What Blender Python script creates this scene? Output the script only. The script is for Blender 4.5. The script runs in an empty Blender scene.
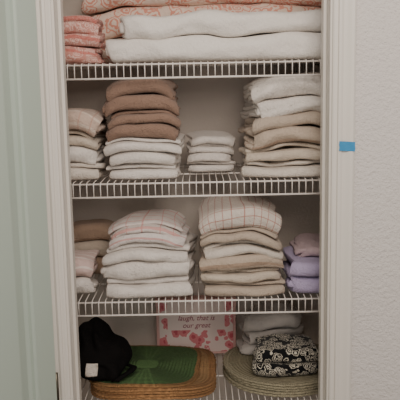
import bpy, bmesh, math, random
from mathutils import Vector, Matrix, noise
from mathutils.bvhtree import BVHTree

D = bpy.data
COL = bpy.context.scene.collection

# ------------------------------------------------------------ materials
def new_mat(name, rough=0.9):
    m = D.materials.new(name); m.use_nodes = True
    nt = m.node_tree
    b = nt.nodes["Principled BSDF"]
    b.inputs["Roughness"].default_value = rough
    return m, nt, b

def N(nt, t, **kw):
    n = nt.nodes.new(t)
    for k, v in kw.items(): setattr(n, k, v)
    return n

def rgb(r, g, b):
    f = lambda c: ((c/255+0.055)/1.055)**2.4 if c/255 > 0.04045 else c/255/12.92
    return (f(r), f(g), f(b), 1)

def mixc(nt, fac, a, b):
    n = N(nt, "ShaderNodeMix", data_type='RGBA')
    if isinstance(fac, (int, float)): n.inputs[0].default_value = fac
    else: nt.links.new(fac, n.inputs[0])
    for i, v in ((6, a), (7, b)):
        if isinstance(v, tuple): n.inputs[i].default_value = v
        else: nt.links.new(v, n.inputs[i])
    return n.outputs[2]

def math_(nt, op, a, b=None, c=None):
    n = N(nt, "ShaderNodeMath", operation=op)
    for i, v in enumerate((a, b, c)):
        if v is None: continue
        if isinstance(v, (int, float)): n.inputs[i].default_value = v
        else: nt.links.new(v, n.inputs[i])
    return n.outputs[0]

def noise_tex(nt, vec, scale, detail=2, rough=0.5):
    n = N(nt, "ShaderNodeTexNoise")
    n.inputs["Scale"].default_value = scale
    n.inputs["Detail"].default_value = detail
    n.inputs["Roughness"].default_value = rough
    nt.links.new(vec, n.inputs["Vector"])
    return n.outputs["Fac"]

def bump(nt, b, h, strength, dist, prev=None):
    n = N(nt, "ShaderNodeBump")
    n.inputs["Strength"].default_value = strength
    n.inputs["Distance"].default_value = dist
    nt.links.new(h, n.inputs["Height"])
    if prev: nt.links.new(prev, n.inputs["Normal"])
    nt.links.new(n.outputs[0], b.inputs["Normal"])
    return n.outputs[0]

def cloth(name, c, var=0.80, stripes=(), terry=1.0, floral=None, sfac=0.85, sheen=.15):
    m, nt, b = new_mat(name, 0.95)
    tc = N(nt, "ShaderNodeTexCoord")
    obj = tc.outputs["Object"]; uv = tc.outputs["UV"]
    dark = (c[0]*var, c[1]*var, c[2]*var, 1)
    col = mixc(nt, noise_tex(nt, obj, 110, 4, .75), dark, c)
    if floral:
        mp = N(nt, "ShaderNodeVectorMath", operation='ADD')
        ns = N(nt, "ShaderNodeTexNoise"); ns.inputs["Scale"].default_value = floral[1]*1.7
        nt.links.new(obj, ns.inputs["Vector"])
        sc = N(nt, "ShaderNodeVectorMath", operation='SCALE'); sc.inputs["Scale"].default_value = 0.65/floral[1]
        nt.links.new(ns.outputs["Color"], sc.inputs[0])
        nt.links.new(obj, mp.inputs[0]); nt.links.new(sc.outputs[0], mp.inputs[1])
        v = N(nt, "ShaderNodeTexVoronoi"); v.inputs["Scale"].default_value = floral[1]
        nt.links.new(mp.outputs[0], v.inputs["Vector"])
        d = v.outputs["Distance"]
        ring = math_(nt, 'SINE', math_(nt, 'MULTIPLY', d, 24))
        f1 = math_(nt, 'GREATER_THAN', ring, -0.05)
        f2 = math_(nt, 'LESS_THAN', d, 0.62)
        f = math_(nt, 'MULTIPLY', f1, f2)
        f = math_(nt, 'MULTIPLY', f, floral[2])
        col = mixc(nt, f, col, floral[0])
    if stripes:
        sp = N(nt, "ShaderNodeSeparateXYZ"); nt.links.new(uv, sp.inputs[0])
        for ax, per, w, sc_ in stripes:
            s = sp.outputs[0 if ax == 'u' else 1]
            fr = math_(nt, 'FRACT', math_(nt, 'MULTIPLY', s, 1.0/per))
            f = math_(nt, 'LESS_THAN', fr, w/per)
            f = math_(nt, 'MULTIPLY', f, sfac)
            col = mixc(nt, f, col, sc_)
    nt.links.new(col, b.inputs["Base Color"])
    p = bump(nt, b, noise_tex(nt, obj, 34, 3), 0.5, 0.010)
    p = bump(nt, b, noise_tex(nt, obj, 110, 3, .6), min(1, terry*.6), 0.005, p)
    bump(nt, b, noise_tex(nt, obj, 280, 2, 0.7), terry, 0.004, p)
    b.inputs["Sheen Weight"].default_value = sheen
    b.inputs["Specular IOR Level"].default_value = 0.1
    return m

def paint(name, c, rough=0.5, bscale=None, bstr=0.0, bdist=0.001):
    m, nt, b = new_mat(name, rough)
    tc = N(nt, "ShaderNodeTexCoord")
    col = mixc(nt, noise_tex(nt, tc.outputs["Object"], 3, 2), (c[0]*.95, c[1]*.95, c[2]*.95, 1), c)
    nt.links.new(col, b.inputs["Base Color"])
    if bscale:
        bump(nt, b, noise_tex(nt, tc.outputs["Object"], bscale, 3, 0.6), bstr, bdist)
    return m

M_wall = paint("wall_orange_peel_paint", rgb(212, 206, 201), 0.75, 120, 1.0, 0.005)
M_inwall = paint("closet_wall_paint", rgb(216, 206, 196), 0.8, 110, 0.4, 0.003)
M_trim = paint("trim_paint", rgb(218, 212, 203), 0.4)
M_door = paint("door_paint", rgb(174, 186, 175), 0.4)
M_floor = paint("floor_carpet", rgb(150, 135, 118), 0.95, 300, 0.8, 0.006)
M_ceil = paint("ceiling_paint", rgb(225, 222, 216), 0.8, 110, 0.5, 0.003)
M_wire = paint("white_vinyl_wire", rgb(230, 223, 216), 0.35)
M_brass = paint("dark_hinge_metal", rgb(90, 84, 72), 0.35)
M_brass.node_tree.nodes["Principled BSDF"].inputs["Metallic"].default_value = 0.8
M_tape = paint("blue_painters_tape", rgb(50, 135, 185), 0.6, 200, 0.3, 0.001)

C_white = cloth("white_terry", rgb(240, 232, 224))
C_white2 = cloth("offwhite_terry", rgb(232, 221, 209))
C_cream = cloth("cream_terry", rgb(220, 205, 188))
C_beige = cloth("beige_terry", rgb(202, 185, 168))
C_brown = cloth("brown_terry", rgb(156, 128, 112), 0.78)
C_tan = cloth("tan_cloth", rgb(196, 168, 146))
C_peach = cloth("peach_striped_cloth", rgb(216, 192, 176), stripes=[('v', .03, .006, rgb(235, 220, 205)), ('u', .035, .004, rgb(200, 158, 140))], sfac=.6)
C_pinkst = cloth("pink_striped_cloth", rgb(236, 225, 218), stripes=[('v', .05, .006, rgb(216, 150, 142)), ('u', .04, .003, rgb(218, 156, 148))], sfac=.7)
C_pinkst2 = cloth("rose_edge_cloth", rgb(236, 227, 222), stripes=[('v', .07, .005, rgb(205, 130, 128)), ('v', .035, .003, rgb(214, 156, 150))], sfac=.75)
C_rose = cloth("pale_pink_cloth", rgb(234, 206, 198), stripes=[('v', .03, .006, rgb(242, 230, 222))], sfac=.8)
C_check = cloth("windowpane_check_cloth", rgb(232, 221, 210), stripes=[('u', .021, .0022, rgb(186, 122, 110)), ('v', .021, .0022, rgb(186, 132, 116))], sfac=.75)
C_beigest = cloth("beige_banded_cloth", rgb(206, 188, 170), stripes=[('v', .06, .010, rgb(180, 154, 134))])
C_red = cloth("coral_patterned_cloth", rgb(220, 158, 146), floral=(rgb(240, 212, 200), 55, .7), stripes=[('v', .036, .006, rgb(198, 110, 100))], sfac=.7)
C_lav = cloth("lavender_terry", rgb(194, 180, 214))
C_lavp = cloth("mauve_cloth", rgb(214, 188, 192))
C_quilt = cloth("floral_quilt_cloth", rgb(238, 218, 202), terry=0.2, floral=(rgb(214, 140, 120), 26, 0.85))
C_blanket = cloth("white_blanket_cloth", rgb(240, 234, 227), terry=0.5)
C_bw = cloth("black_white_print", rgb(24, 24, 26), terry=0.2, floral=(rgb(205, 198, 182), 52, 0.9))
C_grey = cloth("grey_pouch_cloth", rgb(194, 187, 181), terry=0.15)
C_black = cloth("black_fabric", rgb(20, 18, 18), terry=0.3, sheen=0)

# ------------------------------------------------------------ mesh helpers
def obj_from_bm(name, bm, mat=None, parent=None, smooth=False):
    me = D.meshes.new(name); bm.to_mesh(me); bm.free()
    o = D.objects.new(name, me); COL.objects.link(o)
    if mat: me.materials.append(mat)
    if smooth:
        for p in me.polygons: p.use_smooth = True
    if parent: o.parent = parent
    return o

def empty(name):
    e = D.objects.new(name, None); e.empty_display_size = 0.05
    COL.objects.link(e); return e

def box(name, x0, x1, y0, y1, z0, z1, mat, parent=None, bev=0.0):
    bm = bmesh.new()
    bmesh.ops.create_cube(bm, size=1)
    for v in bm.verts:
        v.co = Vector(((x0+x1)/2+v.co.x*(x1-x0), (y0+y1)/2+v.co.y*(y1-y0), (z0+z1)/2+v.co.z*(z1-z0)))
    if bev:
        bmesh.ops.bevel(bm, geom=list(bm.edges), offset=bev, segments=2, affect='EDGES', profile=0.5)
    return obj_from_bm(name, bm, mat, parent)

def prism(name, pts, z0, z1, mat, parent=None, axis='z'):
    bm = bmesh.new()
    def P(p, z):
        return Vector((p[0], p[1], z)) if axis == 'z' else Vector((z, p[1], p[0]))
    a = [bm.verts.new(P(p, z0)) for p in pts]
    b = [bm.verts.new(P(p, z1)) for p in pts]
    n = len(pts)
    bm.faces.new(a); bm.faces.new(b[::-1])
    for i in range(n):
        bm.faces.new((a[i], a[(i+1) % n], b[(i+1) % n], b[i]))
    bmesh.ops.recalc_face_normals(bm, faces=list(bm.faces))
    return obj_from_bm(name, bm, mat, parent)

def tube(bm, pts, r, n=8):
    rings = []
    for i, p in enumerate(pts):
        p = Vector(p)
        d = Vector((0, 0, 0))
        if i > 0: d += (p-Vector(pts[i-1])).normalized()
        if i < len(pts)-1: d += (Vector(pts[i+1])-p).normalized()
        d.normalize()
        up = Vector((1, 0, 0)) if abs(d.x) < 0.9 else Vector((0, 0, 1))
        a = d.cross(up).normalized(); b = d.cross(a).normalized()
        rings.append([bm.verts.new(p + r*(math.cos(t)*a+math.sin(t)*b)) for t in [2*math.pi*k/n for k in range(n)]])
    for i in range(len(rings)-1):
        for k in range(n):
            bm.faces.new((rings[i][k], rings[i][(k+1) % n], rings[i+1][(k+1) % n], rings[i+1][k]))
    bm.faces.new(rings[0][::-1]); bm.faces.new(rings[-1])

# ------------------------------------------------------------ room
JL, JR = -0.352, 0.331         # clear opening
YF, YB = -0.17, -0.05          # front/back faces of the hallway wall
HH = 2.03
box("floor", -1.6, 1.6, -2.6, 0.50, -0.05, 0.0, M_floor)
box("wall_front_left", -1.6, JL-0.018, YF, YB, 0, 2.44, M_wall)
box("wall_front_right", JR+0.018, 1.6, YF, YB, 0, 2.44, M_wall)
box("wall_front_header", JL-0.018, JR+0.018, YF, YB, HH+0.018, 2.44, M_wall)
box("wall_back", -0.56, 0.56, 0.42, 0.50, 0, 2.44, M_inwall)
box("wall_closet_left", -0.56, -0.50, YB, 0.42, 0, 2.44, M_inwall)
box("wall_closet_right", 0.50, 0.56, YB, 0.42, 0, 2.44, M_inwall)
box("ceiling", -0.56, 0.56, YB, 0.50, 2.44, 2.50, M_ceil)

fr = empty("trim_door_frame")
box("jamb_left", JL-0.018, JL, YF, YB, 0, HH, M_trim, fr, 0.002)
box("jamb_right", JR, JR+0.018, YF, YB, 0, HH, M_trim, fr, 0.002)
box("jamb_head", JL-0.018, JR+0.018, YF, YB, HH, HH+0.018, M_trim, fr, 0.002)
box("stop_left", JL, JL+0.009, YF+0.045, YF+0.08, 0, HH, M_trim, fr, 0.002)
box("stop_right", JR-0.009, JR, YF+0.045, YF+0.08, 0, HH, M_trim, fr, 0.002)
prof = [(0, 0), (0, .008), (.004, .010), (.012, .010), (.014, .015), (.020, .0165), (.026, .013), (.034, .0150), (.044, .019), (.051, .019), (.056, .014), (.057, 0)]
def casing(name, xin, sgn):
    prism(name, [(xin+sgn*p[0], YF-p[1]) for p in prof], 0, HH+0.06, M_trim, fr)
casing("casing_left", JL-0.006, -1)
casing("casing_right", JR+0.006, 1)
prism("casing_head", [(HH+0.006+p[0], YF-p[1]) for p in prof], JL-0.063, JR+0.063, M_trim, fr, axis='x')
box("baseboard_right", JR+0.064, 1.6, YF-0.014, YF, 0, 0.09, M_trim, None, 0.003)
box("baseboard_left", -1.6, JL-0.065, YF-0.014, YF, 0, 0.09, M_trim, None, 0.003)

bm = bmesh.new()
nx = 8
rows = []
for j in range(4):
    rows.append([bm.verts.new((-.020+.040*i/nx + (0.001*(j % 2) if i in (0, nx) else 0), 0.0005*math.sin(i*1.3+j), -.012+.024*j/3)) for i in range(nx+1)])
for j in range(3):
    for i in range(nx):
        bm.faces.new((rows[j][i], rows[j][i+1], rows[j+1][i+1], rows[j+1][i]))
for v in bm.verts: v.co += Vector((0.373, YF-0.0196, 1.381+v.co.x*-.07))
tp = obj_from_bm("blue_tape_strip", bm, M_tape, fr)
s = tp.modifiers.new("s", 'SOLIDIFY'); s.thickness = 0.0008

# ------------------------------------------------------------ door (swung open)
door = empty("door_1")
W, H, T = 0.66, 2.0, 0.035
def dbox(n, x0, x1, y0, y1, z0, z1, m=M_door, bev=0.002): return box(n, x0, x1, y0, y1, z0, z1, m, door, bev)
st = 0.068
dbox("stile_hinge", 0, st, -T, 0, 0, H)
dbox("stile_latch", W-st, W, -T, 0, 0, H)
dbox("rail_bottom", st, W-st, -T, 0, 0, .16)
dbox("rail_top", st, W-st, -T, 0, 1.90, H)
dbox("rail_mid", st, W-st, -T, 0, 0.34, 0.42)
def panel(n, z0, z1):
    x0, x1 = st, W-st
    dbox(n+"_field", x0, x1, -T+.014, -.014, z0, z1, M_door, 0)
    bm = bmesh.new()
    def ring(o, y): return [bm.verts.new(v) for v in ((x0+o, y, z0+o), (x1-o, y, z0+o), (x1-o, y, z1-o), (x0+o, y, z1-o))]
    rs = [ring(0, -.001), ring(.005, -.004), ring(.007, -.012), ring(.020, -.0135), ring(.050, -.004), ring(.054, -.0035)]
    for a, c in zip(rs, rs[1:]):
        for k in range(4): bm.faces.new((a[k], a[(k+1) % 4], c[(k+1) % 4], c[k]))
    bm.faces.new(rs[-1])
    bmesh.ops.recalc_face_normals(bm, faces=list(bm.faces))
    obj_from_bm(n+"_moulding", bm, M_door, door)
panel("panel_upper", 0.42, 1.90)
panel("panel_lower", 0.16, 0.34)
for i, z in enumerate((0.20, 0.75, 1.80)):
    bm = bmesh.new(); tube(bm, [(-.004, -.004, z-.04), (-.004, -.004, z+.04)], .0055, 12)
    obj_from_bm("hinge_knuckle_%d" % (i+1), bm, M_brass, door, True)
bm = bmesh.new(); bmesh.ops.create_uvsphere(bm, u_segments=24, v_segments=12, radius=.027)
for v in bm.verts: v.co = Vector((W-.06+v.co.x, .05+v.co.y*.8, .95+v.co.z))
tube(bm, [(W-.06, 0, .95), (W-.06, .04, .95)], .010, 16)
tube(bm, [(W-.06, 0, .95), (W-.06, .006, .95)], .030, 24)
obj_from_bm("knob", bm, M_brass, door, True)
al = math.radians(31)
dx, dy = -math.sin(al), -math.cos(al)
door.matrix_world = Matrix(((dx, -dy, 0, -0.385), (dy, dx, 0, -0.215), (0, 0, 1, 0.012), (0, 0, 0, 1)))

# ------------------------------------------------------------ wire shelves
SH = [1.604, 1.275, 0.930, 0.617]
R = 0.0016
for i, z in enumerate(SH + [0.30]):
    bm = bmesh.new()
    n = int(0.98/0.0190)
    for k in range(n+1):
        x = -0.49 + 0.98*k/n
        tube(bm, [(x, .412, z-R), (x, .008, z-R), (x, .001, z-R-.003), (x, -.001, z-.010), (x, -.001, z-.043)], R, 6)
    for (y, zz, r) in ((0.004, z-2*R-.0026, .0027), (-.001, z-.043, .0030), (.2, z-2*R-.0028, .0028), (.408, z-2*R-.0028, .0028)):
        tube(bm, [(-.497, y, zz), (.497, y, zz)], r, 10)
    for sx in (-1, 1):
        tube(bm, [(sx*.495, .0, z-.022), (sx*.4985, .0, z-.022)], .014, 12)
    for xx in (-.42, 0, .42):
        tube(bm, [(xx, .400, z-.006), (xx, .4185, z-.006)], .006, 8)
    obj_from_bm("wire_shelf", bm, M_wire, None, True)

# ------------------------------------------------------------ folded cloth
def nv(p): return noise.noise_vector(p)

def path(style, f, b, h, rnd):
    pts = []
    def line(y0, y1, z, n=9):
        for i in range(n): pts.append((y0+(y1-y0)*i/(n-1), z))
    def arc(yc, zc, r, side, up, k=0.8, n=7):
        for i in range(1, n):
            a = math.pi*i/n
            pts.append((yc+side*k*r*math.sin(a), zc-up*r*math.cos(a)))
    if style == 'nest':
        th = h/4; t = th*.93
        R1 = 1.5*th; r = .5*th; k = rnd.uniform(.7, 1.05)
        yf = f+t/2+k*R1
        line(b, yf, 3.5*th); arc(yf, 2*th, R1, -1, -1, k, 10)
        line(yf, b-.5*th, .5*th); arc(b-.5*th, th, r, 1, 1)
        y2 = f+t/2+th+k*r
        line(b-.5*th, y2, 1.5*th); arc(y2, 2*th, r, -1, 1)
        line(y2, b, 2.5*th)
    else:
        L = int(style[3:]); th = h/L; t = th*.93; r = th/2
        yf = f+t/2+.8*r; yb = b-t/2-.8*r
        o = 0
        for l in range(L):
            z = (l+.5)*th
            if l % 2 == 0:
                if l: o = rnd.uniform(0, .014)
                line(yb, yf+o, z)
                if l < L-1:
                    arc(yf+o, z+r, r, -1, 1)
            else:
                line(yf+o, yb, z)
                if l < L-1: arc(yb, z+r, r, 1, 1)
    return pts, t

def towel(name, x0, x1, f, b, z0, h, style, mat, zbase, seed, parent, rough, uoff, rnd, lean):
    pts, t = path(style, f, b, h, rnd)
    nxs = 34
    bm = bmesh.new(); uvl = bm.loops.layers.uv.new("UVMap")
    sl = [0]
    for a, c in zip(pts, pts[1:]): sl.append(sl[-1]+math.hypot(a[0]-c[0], a[1]-c[1]))
    S = Vector((seed*3.17, seed*1.71, seed*.93))
    grid = []
    cx = (x0+x1)/2; hw = (x1-x0)/2
    rot = math.radians(rnd.uniform(-2.8, 2.8))*rough
    skew = rnd.uniform(-.009, .009)*rough
    cm = (f+b)/2
    for j, (y, z) in enumerate(pts):
        row = []
        e0 = noise.noise(Vector((sl[j]*9, seed, 1.3)))*.024*rough
        e1 = noise.noise(Vector((sl[j]*9, seed, 7.7)))*.024*rough
        for i in range(nxs+1):
            u = -1+2*i/nxs
            u = math.copysign(abs(u)**.8, u) if u else 0
            x = cx+u*hw + (e1 if u > 0 else e0)*abs(u)
            Z = z0+z
            fy = max(0, 1-(y-f)/.05)
            yy = y + .024*abs(u)**4.5*fy + skew*u*fy
            p = Vector((x, yy, Z))
            p.x += -(yy-cm)*rot; p.y += (x-cx)*rot
            lo = nv(Vector((p.x*9, p.y*6, Z*10))+Vector((parent_seed, 0, 0)))
            hi = nv(Vector((p.x*16, p.y*12, Z*40))+S)
            hf = nv(Vector((p.x*50, p.y*45, Z*80))+S)
            rel = max(0, Z-t/2-zbase)
            g = min(1, rel/.02)
            p.y += (lo.y*.010 + hi.y*.010 + hf.y*.0022)*rough
            p.x += lo.x*.009*rough*g + lean*rel
            p.z += g*(lo.z*.013*rough + hi.z*.0045*rough + hf.z*.0014)
            if rel > 0:
                dr = .11*abs(u)**4 + .06*abs(u)**2*fy
                p.z = zbase+t/2 + max(0, p.z-zbase-t/2)*(1-dr)
            row.append(bm.verts.new(p))
        grid.append(row)
    for j in range(len(grid)-1):
        for i in range(nxs):
            fc = bm.faces.new((grid[j][i], grid[j][i+1], grid[j+1][i+1], grid[j+1][i]))
            uvs = ((i, j), (i+1, j), (i+1, j+1), (i, j+1))
            for lp, (a, c) in zip(fc.loops, uvs):
                lp[uvl].uv = (x0+(x1-x0)*a/nxs+uoff+1, sl[c]+uoff)
    bmesh.ops.recalc_face_normals(bm, faces=list(bm.faces))
    o = obj_from_bm(name, bm, mat, parent, True)
    m = o.modifiers.new("thick", 'SOLIDIFY'); m.thickness = t; m.offset = 0
    m = o.modifiers.new("sub", 'SUBSURF'); m.levels = 1; m.render_levels = 1
    return o

parent_seed = 0.0
def stack(name, x0, x1, f, b, zs, items, seed, rough=1.0, lean=0.0):
    global parent_seed
    parent_seed = seed*2.3
    e = empty(name)
    z = zs+.001
    rnd = random.Random(seed)
    for i, it in enumerate(items):
        h, style, mat = it[:3]
        d0, d1, df = it[3:] if len(it) > 3 else (rnd.uniform(0, .012), -rnd.uniform(0, .012), rnd.uniform(0, .014))
        towel("folded_piece_%d" % (i+1), x0+d0, x1+d1, f+df, b-rnd.uniform(0, .01), z, h*.985, style, mat, zs, seed*10+i, e, rough, rnd.random(), rnd, lean)
        z += h
    return e

z = SH[0]
stack("coral_patterned_towel_stack", -.46, -.266, .02, .19, z, [(.048, 'nest', C_red), (.036, 'zig2', C_red), (.050, 'zig3', C_red)], 1)
stack("white_blanket_stack", -.246, .46, .015, .20, z, [(.070, 'nest', C_blanket, 0, 0, 0), (.066, 'nest', C_blanket, .032, 0, .004)], 2, 1.0)
stack("floral_quilt", -.335, .46, .235, .395, z, [(.085, 'nest', C_quilt, 0, 0, 0), (.090, 'nest', C_quilt, .004, 0, 0), (.098, 'nest', C_quilt, -.005, 0, 0)], 3, 1.2)

z = SH[1]
stack("hand_towel_stack", -.48, -.290, .02, .30, z, [(.050, 'zig3', C_white2), (.046, 'nest', C_white), (.042, 'zig3', C_cream), (.060, 'nest', C_peach)], 4, 1.0, .03)
stack("brown_and_white_towel_stack", -.266, -.054, .015, .30, z,
      [(.042, 'zig3', C_white), (.038, 'zig2', C_white), (.040, 'zig3', C_white),
       (.042, 'nest', C_brown, .006, -.008, .008), (.042, 'zig3', C_brown, .010, -.012, .006), (.043, 'nest', C_brown, .006, -.010, .012), (.042, 'zig2', C_brown, .010, -.012, .008)], 5, .75)
stack("white_washcloth_stack", -.036, .112, .17, .32, z, [(.030, 'zig3', C_white), (.028, 'nest', C_white), (.029, 'zig3', C_white), (.028, 'zig2', C_white, .008, -.012, .006)], 6, .9)
stack("bath_towel_stack", .138, .41, .012, .33, z,
      [(.048, 'zig3', C_white2, 0, 0, 0), (.044, 'zig3', C_cream, .002, 0, .004), (.046, 'nest', C_beigest, .010, 0, .002), (.040, 'zig2', C_beige, .016, 0, .010), (.054, 'nest', C_white, .026, 0, .004), (.058, 'nest', C_white, .016, -.02, .010)], 7, 1.25)

z = SH[2]
stack("striped_hand_towel_stack", -.48, -.318, .05, .20, z, [(.052, 'nest', C_white), (.062, 'nest', C_rose)], 8, 1.2)
stack("tan_cloth_stack", -.45, -.275, .27, .395, z, [(.06, 'nest', C_tan), (.05, 'nest', C_cream), (.058, 'nest', C_tan)], 9, .9)
stack("white_bath_towel_stack", -.280, -.032, .004, .255, z,
      [(.060, 'zig3', C_white, 0, 0, 0), (.052, 'nest', C_white, .0, -.002, .004), (.050, 'zig3', C_white, .004, 0, .002),
       (.030, 'zig2', C_pinkst2, .014, -.018, .014), (.030, 'zig3', C_pinkst, .018, -.026, .022)], 10, 1.0, .02)
stack("checked_and_beige_towel_stack", .006, .238, .006, .30, z,
      [(.042, 'zig3', C_beige, .004, 0, .002), (.040, 'zig3', C_cream, .004, -.006, .008), (.040, 'nest', C_beigest, .000, 0, 0), (.040, 'zig3', C_white2, .004, -.004, .006),
       (.038, 'zig3', C_beige, .002, -.002, .002), (.058, 'nest', C_check, .000, -.006, .008)], 11, 1.0, -.02)
stack("lavender_towel_stack", .262, .44, .006, .26, z, [(.060, 'nest', C_lav, 0, 0, 0), (.044, 'zig2', C_lav, .004, 0, .006), (.030, 'nest', C_lavp, .03, 0, .06)], 12, 1.1)

# ------------------------------------------------------------ placemats
def mat_woven(name, inner, border, edge_w):
    m, nt, b = new_mat(name, .95)
    tc = N(nt, "ShaderNodeTexCoord")
    sp = N(nt, "ShaderNodeSeparateXYZ"); nt.links.new(tc.outputs["UV"], sp.inputs[0])
    d = sp.outputs[0]
    f = math_(nt, 'LESS_THAN', d, edge_w)
    nz = noise_tex(nt, tc.outputs["Object"], 120, 3)
    ci = mixc(nt, nz, (inner[0]*.45, inner[1]*.45, inner[2]*.45, 1), inner)
    cb = mixc(nt, nz, (border[0]*.45, border[1]*.45, border[2]*.45, 1), border)
    nt.links.new(mixc(nt, f, ci, cb), b.inputs["Base Color"])
    w = math_(nt, 'SINE', math_(nt, 'MULTIPLY', d, 2*math.pi/.010))
    w2 = math_(nt, 'SINE', math_(nt, 'MULTIPLY', sp.outputs[1], 2*math.pi/.0045))
    h = math_(nt, 'ADD', math_(nt, 'MULTIPLY', w, .6), math_(nt, 'MULTIPLY', math_(nt, 'MULTIPLY', w, w2), .5))
    h = math_(nt, 'ADD', h, noise_tex(nt, tc.outputs["Object"], 260, 2))
    bump(nt, b, h, 1.0, .004)
    return m

def placemats(name, specs, power, th, z0, seed=0):
    rnd = random.Random(seed)
    e = empty(name)
    for k, (cx, cy, rx, ry, rot, mt) in enumerate(specs):
        bm = bmesh.new(); uvl = bm.loops.layers.uv.new("UVMap")
        n = 144
        a0 = math.radians(rot+rnd.uniform(-1.2, 1.2)); ox, oy = rnd.uniform(-.003, .003), rnd.uniform(-.003, .003)
        info = {}
        def ring(s, zz):
            out = []
            for i in range(n):
                a = 2*math.pi*i/n
                c, s_ = math.cos(a), math.sin(a)
                wob = 1+.010*math.sin(a*48)*(s > .9)
                x = rx*math.copysign(abs(c)**(2/power), c)*s*wob
                y = ry*math.copysign(abs(s_)**(2/power), s_)*s*wob
                dz = .003*noise.noise(Vector(((cx+x)*9, (cy+y)*9, seed+.3)))
                v = bm.verts.new((cx+ox+x*math.cos(a0)-y*math.sin(a0), cy+oy+x*math.sin(a0)+y*math.cos(a0), z0+k*th+zz+(dz if k else max(0, dz))))
                info[v] = ((1-s)*min(rx, ry), i)
                out.append(v)
            return out
        rs = [ring(.2, 0), ring(.975, 0), ring(.994, th*.2), ring(1, th*.5), ring(.994, th*.8), ring(.975, th*.98)] + [ring(s, th*.98) for s in (.93, .88, .8, .65, .45, .2)]
        for a, c in zip(rs, rs[1:]):
            for i in range(n):
                fc = bm.faces.new((a[i], a[(i+1) % n], c[(i+1) % n], c[i]))
                for lp, q in zip(fc.loops, (0, 1, 1, 0)):
                    lp[uvl].uv = (info[lp.vert][0], (i+q)/n*1.2)
        f0 = bm.faces.new(rs[0][::-1]); f1 = bm.faces.new(rs[-1])
        for fc in (f0, f1):
            for lp in fc.loops: lp[uvl].uv = (info[lp.vert][0], 0)
        bmesh.ops.recalc_face_normals(bm, faces=list(bm.faces))
        obj_from_bm("placemat_layer_%d" % (k+1), bm, mt, e, True)
    return e

z = SH[3]
TH = .0085
M_pg = mat_woven("green_woven", rgb(104, 142, 86), rgb(190, 144, 94), .012)
M_po = mat_woven("orange_straw_woven", rgb(218, 172, 120), rgb(202, 150, 100), .02)
M_pb = mat_woven("olive_beige_braid", rgb(190, 179, 148), rgb(204, 193, 162), .02)
placemats("green_and_straw_placemat_stack",
          [(-.154, .185, .194, .172, 0, M_po), (-.156, .185, .192, .170, 2, M_po), (-.154, .187, .193, .170, -1, M_po), (-.156, .185, .193, .170, 1, M_po), (-.180, .189, .170, .164, -5, M_pg)], 5, TH, z+.001, 3)
placemats("round_braided_placemat_stack", [(.262, .205, .196, .193, 0, M_pb)]*5, 2.1, TH, z+.001, 4)
zt = z+.003+5*TH

stack("black_white_print_pouch", .165, .345, .05, .20, zt, [(.042, 'nest', C_bw, 0, 0, 0), (.044, 'nest', C_bw, .004, -.004, .004)], 14, .9)
stack("grey_cloth_bundle", .125, .330, .232, .340, zt, [(.046, 'nest', C_grey, .01, 0, 0), (.046, 'nest', C_grey, .015, -.004, .0), (.052, 'nest', C_grey, .020, -.03, -.005)], 15, 1.5)

# ------------------------------------------------------------ gift box
gb = empty("floral_gift_box")
bx0, bx1, by0, by1, bz0, bz1 = -.158, .115, .374, .412, z+.001, .817
M_bp, nt, b = new_mat("box_pink_print", .55)
tc = N(nt, "ShaderNodeTexCoord")
nt.links.new(mixc(nt, noise_tex(nt, tc.outputs["Object"], 25, 3), rgb(230, 168, 164), rgb(242, 206, 198)), b.inputs["Base Color"])
M_bw, nt, b = new_mat("box_white_floral", .5)
tc = N(nt, "ShaderNodeTexCoord")
nsn = N(nt, "ShaderNodeTexNoise"); nsn.inputs["Scale"].default_value = 40
nt.links.new(tc.outputs["Object"], nsn.inputs["Vector"])
sc = N(nt, "ShaderNodeVectorMath", operation='SCALE'); sc.inputs["Scale"].default_value = .025
nt.links.new(nsn.outputs["Color"], sc.inputs[0])
ad = N(nt, "ShaderNodeVectorMath", operation='ADD'); nt.links.new(tc.outputs["Object"], ad.inputs[0]); nt.links.new(sc.outputs[0], ad.inputs[1])
vo = N(nt, "ShaderNodeTexVoronoi"); vo.inputs["Scale"].default_value = 32; nt.links.new(ad.outputs[0], vo.inputs["Vector"])
spz = N(nt, "ShaderNodeSeparateXYZ"); nt.links.new(tc.outputs["Object"], spz.inputs[0])
low = math_(nt, 'LESS_THAN', spz.outputs[2], .706)
side = math_(nt, 'GREATER_THAN', math_(nt, 'ABSOLUTE', math_(nt, 'ADD', spz.outputs[0], .0215)), .098)
low = math_(nt, 'MAXIMUM', low, side)
fl = math_(nt, 'MULTIPLY', math_(nt, 'LESS_THAN', vo.outputs["Distance"], .52), low)
fc2 = math_(nt, 'MULTIPLY', math_(nt, 'LESS_THAN', vo.outputs["Distance"], .24), low)
c_ = mixc(nt, fl, rgb(248, 228, 222), rgb(230, 138, 144)); c_ = mixc(nt, fc2, c_, rgb(210, 94, 108))
nt.links.new(c_, b.inputs["Base Color"])
box("carton", bx0, bx1, by0, by1, bz0, bz1-.03, M_bp, gb, .002)
box("lid", bx0-.002, bx1+.002, by0-.002, by1+.002, bz1-.03, bz1, M_bp, gb, .002)
box("front_print", bx0+.010, bx1-.010, by0-.0035, by0-.0022, bz0+.01, bz1-.010, M_bw, gb)
M_tx = paint("box_dark_pink_ink", rgb(160, 60, 82), .6)
for txt, zz, sz in (("laugh, that is", .741, .025), ("our great", .715, .025)):
    cu = D.curves.new("lettering", 'FONT'); cu.body = txt; cu.size = sz; cu.align_x = 'CENTER'; cu.shear = .3; cu.extrude = .0003
    t = D.objects.new("lettering", cu); COL.objects.link(t); t.parent = gb
    t.location = ((bx0+bx1)/2, by0-.0042, zz); t.rotation_euler = (math.pi/2, 0, 0); cu.materials.append(M_tx)

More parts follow.
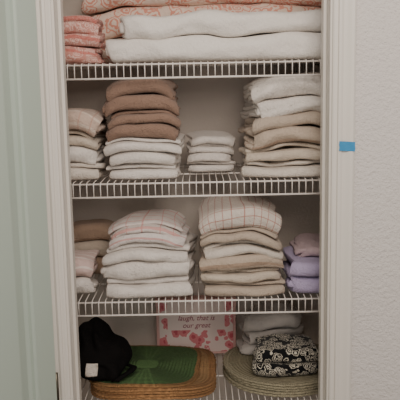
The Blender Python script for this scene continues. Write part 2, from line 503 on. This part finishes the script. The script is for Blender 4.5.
# ------------------------------------------------------------ soft black fabric bag, slumped over the front of the mats
bag = empty("black_fabric_bag")
bm = bmesh.new()
bmesh.ops.create_icosphere(bm, subdivisions=6, radius=1)
BC = Vector((-.300, .100, zt+.001))
for v in bm.verts:
    p = v.co.copy()
    zz = (p.z+1)/2
    wx = .088*(1-.40*zz**1.6); wy = .100*(1-.38*zz**1.2)
    x = p.x*wx*1.08 + (-.034*zz**1.3)
    y = p.y*wy + .045*zz
    h = .152*(.5-.5*math.cos(math.pi*min(1, zz*1.02)))**.9
    h *= 1-.30*max(0, p.x) - .22*max(0, -p.y)
    q = Vector((x, y, h))
    n1 = noise.noise(Vector((x*22, y*22, h*14)))*.020
    fold = math.sin(x*80+h*60+5*noise.noise(q*14))*.0055*min(1, zz*3)
    d = Vector((p.x, p.y, p.z*.6)).normalized()
    q += d*(n1+fold)
    if q.z < .0: q.z = .0
    v.co = BC+q
body = obj_from_bm("body", bm, C_black, bag, True)
s = body.modifiers.new("s", 'SMOOTH'); s.iterations = 3
bvh = BVHTree.FromPolygons([v.co.copy() for v in body.data.vertices], [tuple(p.vertices) for p in body.data.polygons])
bm = bmesh.new(); rows = []
for i in range(11):
    row = []
    for j in range(9):
        o_ = Vector((BC.x-.052+.036*i/10+.004*j/8, BC.y-.3, zt+.026+.040*j/8))
        hit = bvh.ray_cast(o_, Vector((0, 1, 0)))
        row.append(bm.verts.new((o_.x, (hit[0].y if hit[0] else BC.y-.08)-.0022, o_.z)))
    rows.append(row)
for a, c in zip(rows, rows[1:]):
    for j in range(8): bm.faces.new((a[j], a[j+1], c[j+1], c[j]))
lb = obj_from_bm("label", bm, C_white2, bag, True)
s = lb.modifiers.new("sm", 'SMOOTH'); s.iterations = 2
s = lb.modifiers.new("t", 'SOLIDIFY'); s.thickness = .001
bm = bmesh.new(); rows = []
for i in range(25):
    q = i/24
    cx_ = BC.x+.035+.050*math.sin(math.pi*q); cy_ = BC.y-.060+.12*q
    cz_ = zt+.004+.018*math.sin(math.pi*q)**.8
    rows.append([bm.verts.new((cx_+.011*(k-1), cy_, cz_+.004*(k == 1))) for k in range(3)])
for a, c in zip(rows, rows[1:]):
    for j in range(2): bm.faces.new((a[j], a[j+1], c[j+1], c[j]))
sp_ = obj_from_bm("strap", bm, C_black, bag, True)
s = sp_.modifiers.new("t", 'SOLIDIFY'); s.thickness = .003; s.offset = 0

# ------------------------------------------------------------ lights
def area(name, loc, target, size, power, color):
    l = D.lights.new(name, 'AREA'); l.size = size; l.energy = power; l.color = color
    o = D.objects.new(name, l); COL.objects.link(o); o.location = loc
    o.rotation_euler = (Vector(target)-Vector(loc)).to_track_quat('-Z', 'Y').to_euler()
area("ceiling_light", (0.25, -1.7, 2.42), (0, 0.1, 1.2), 0.9, 29, (1, .88, .78))
w = D.worlds.new("World"); bpy.context.scene.world = w; w.use_nodes = True
w.node_tree.nodes["Background"].inputs[0].default_value = (1.0, .96, .91, 1)
w.node_tree.nodes["Background"].inputs[1].default_value = 0.60

# ------------------------------------------------------------ camera
cd = D.cameras.new("camera"); cam = D.objects.new("camera", cd); COL.objects.link(cam)
cd.lens = 64.8; cd.sensor_width = 36; cd.clip_start = .05
M = Matrix.Rotation(math.radians(90-9.37), 4, 'X') @ Matrix.Rotation(math.radians(-1.1), 4, 'Z')
cam.matrix_world = Matrix.Translation((0, -2.0, 1.55)) @ M
bpy.context.scene.camera = cam
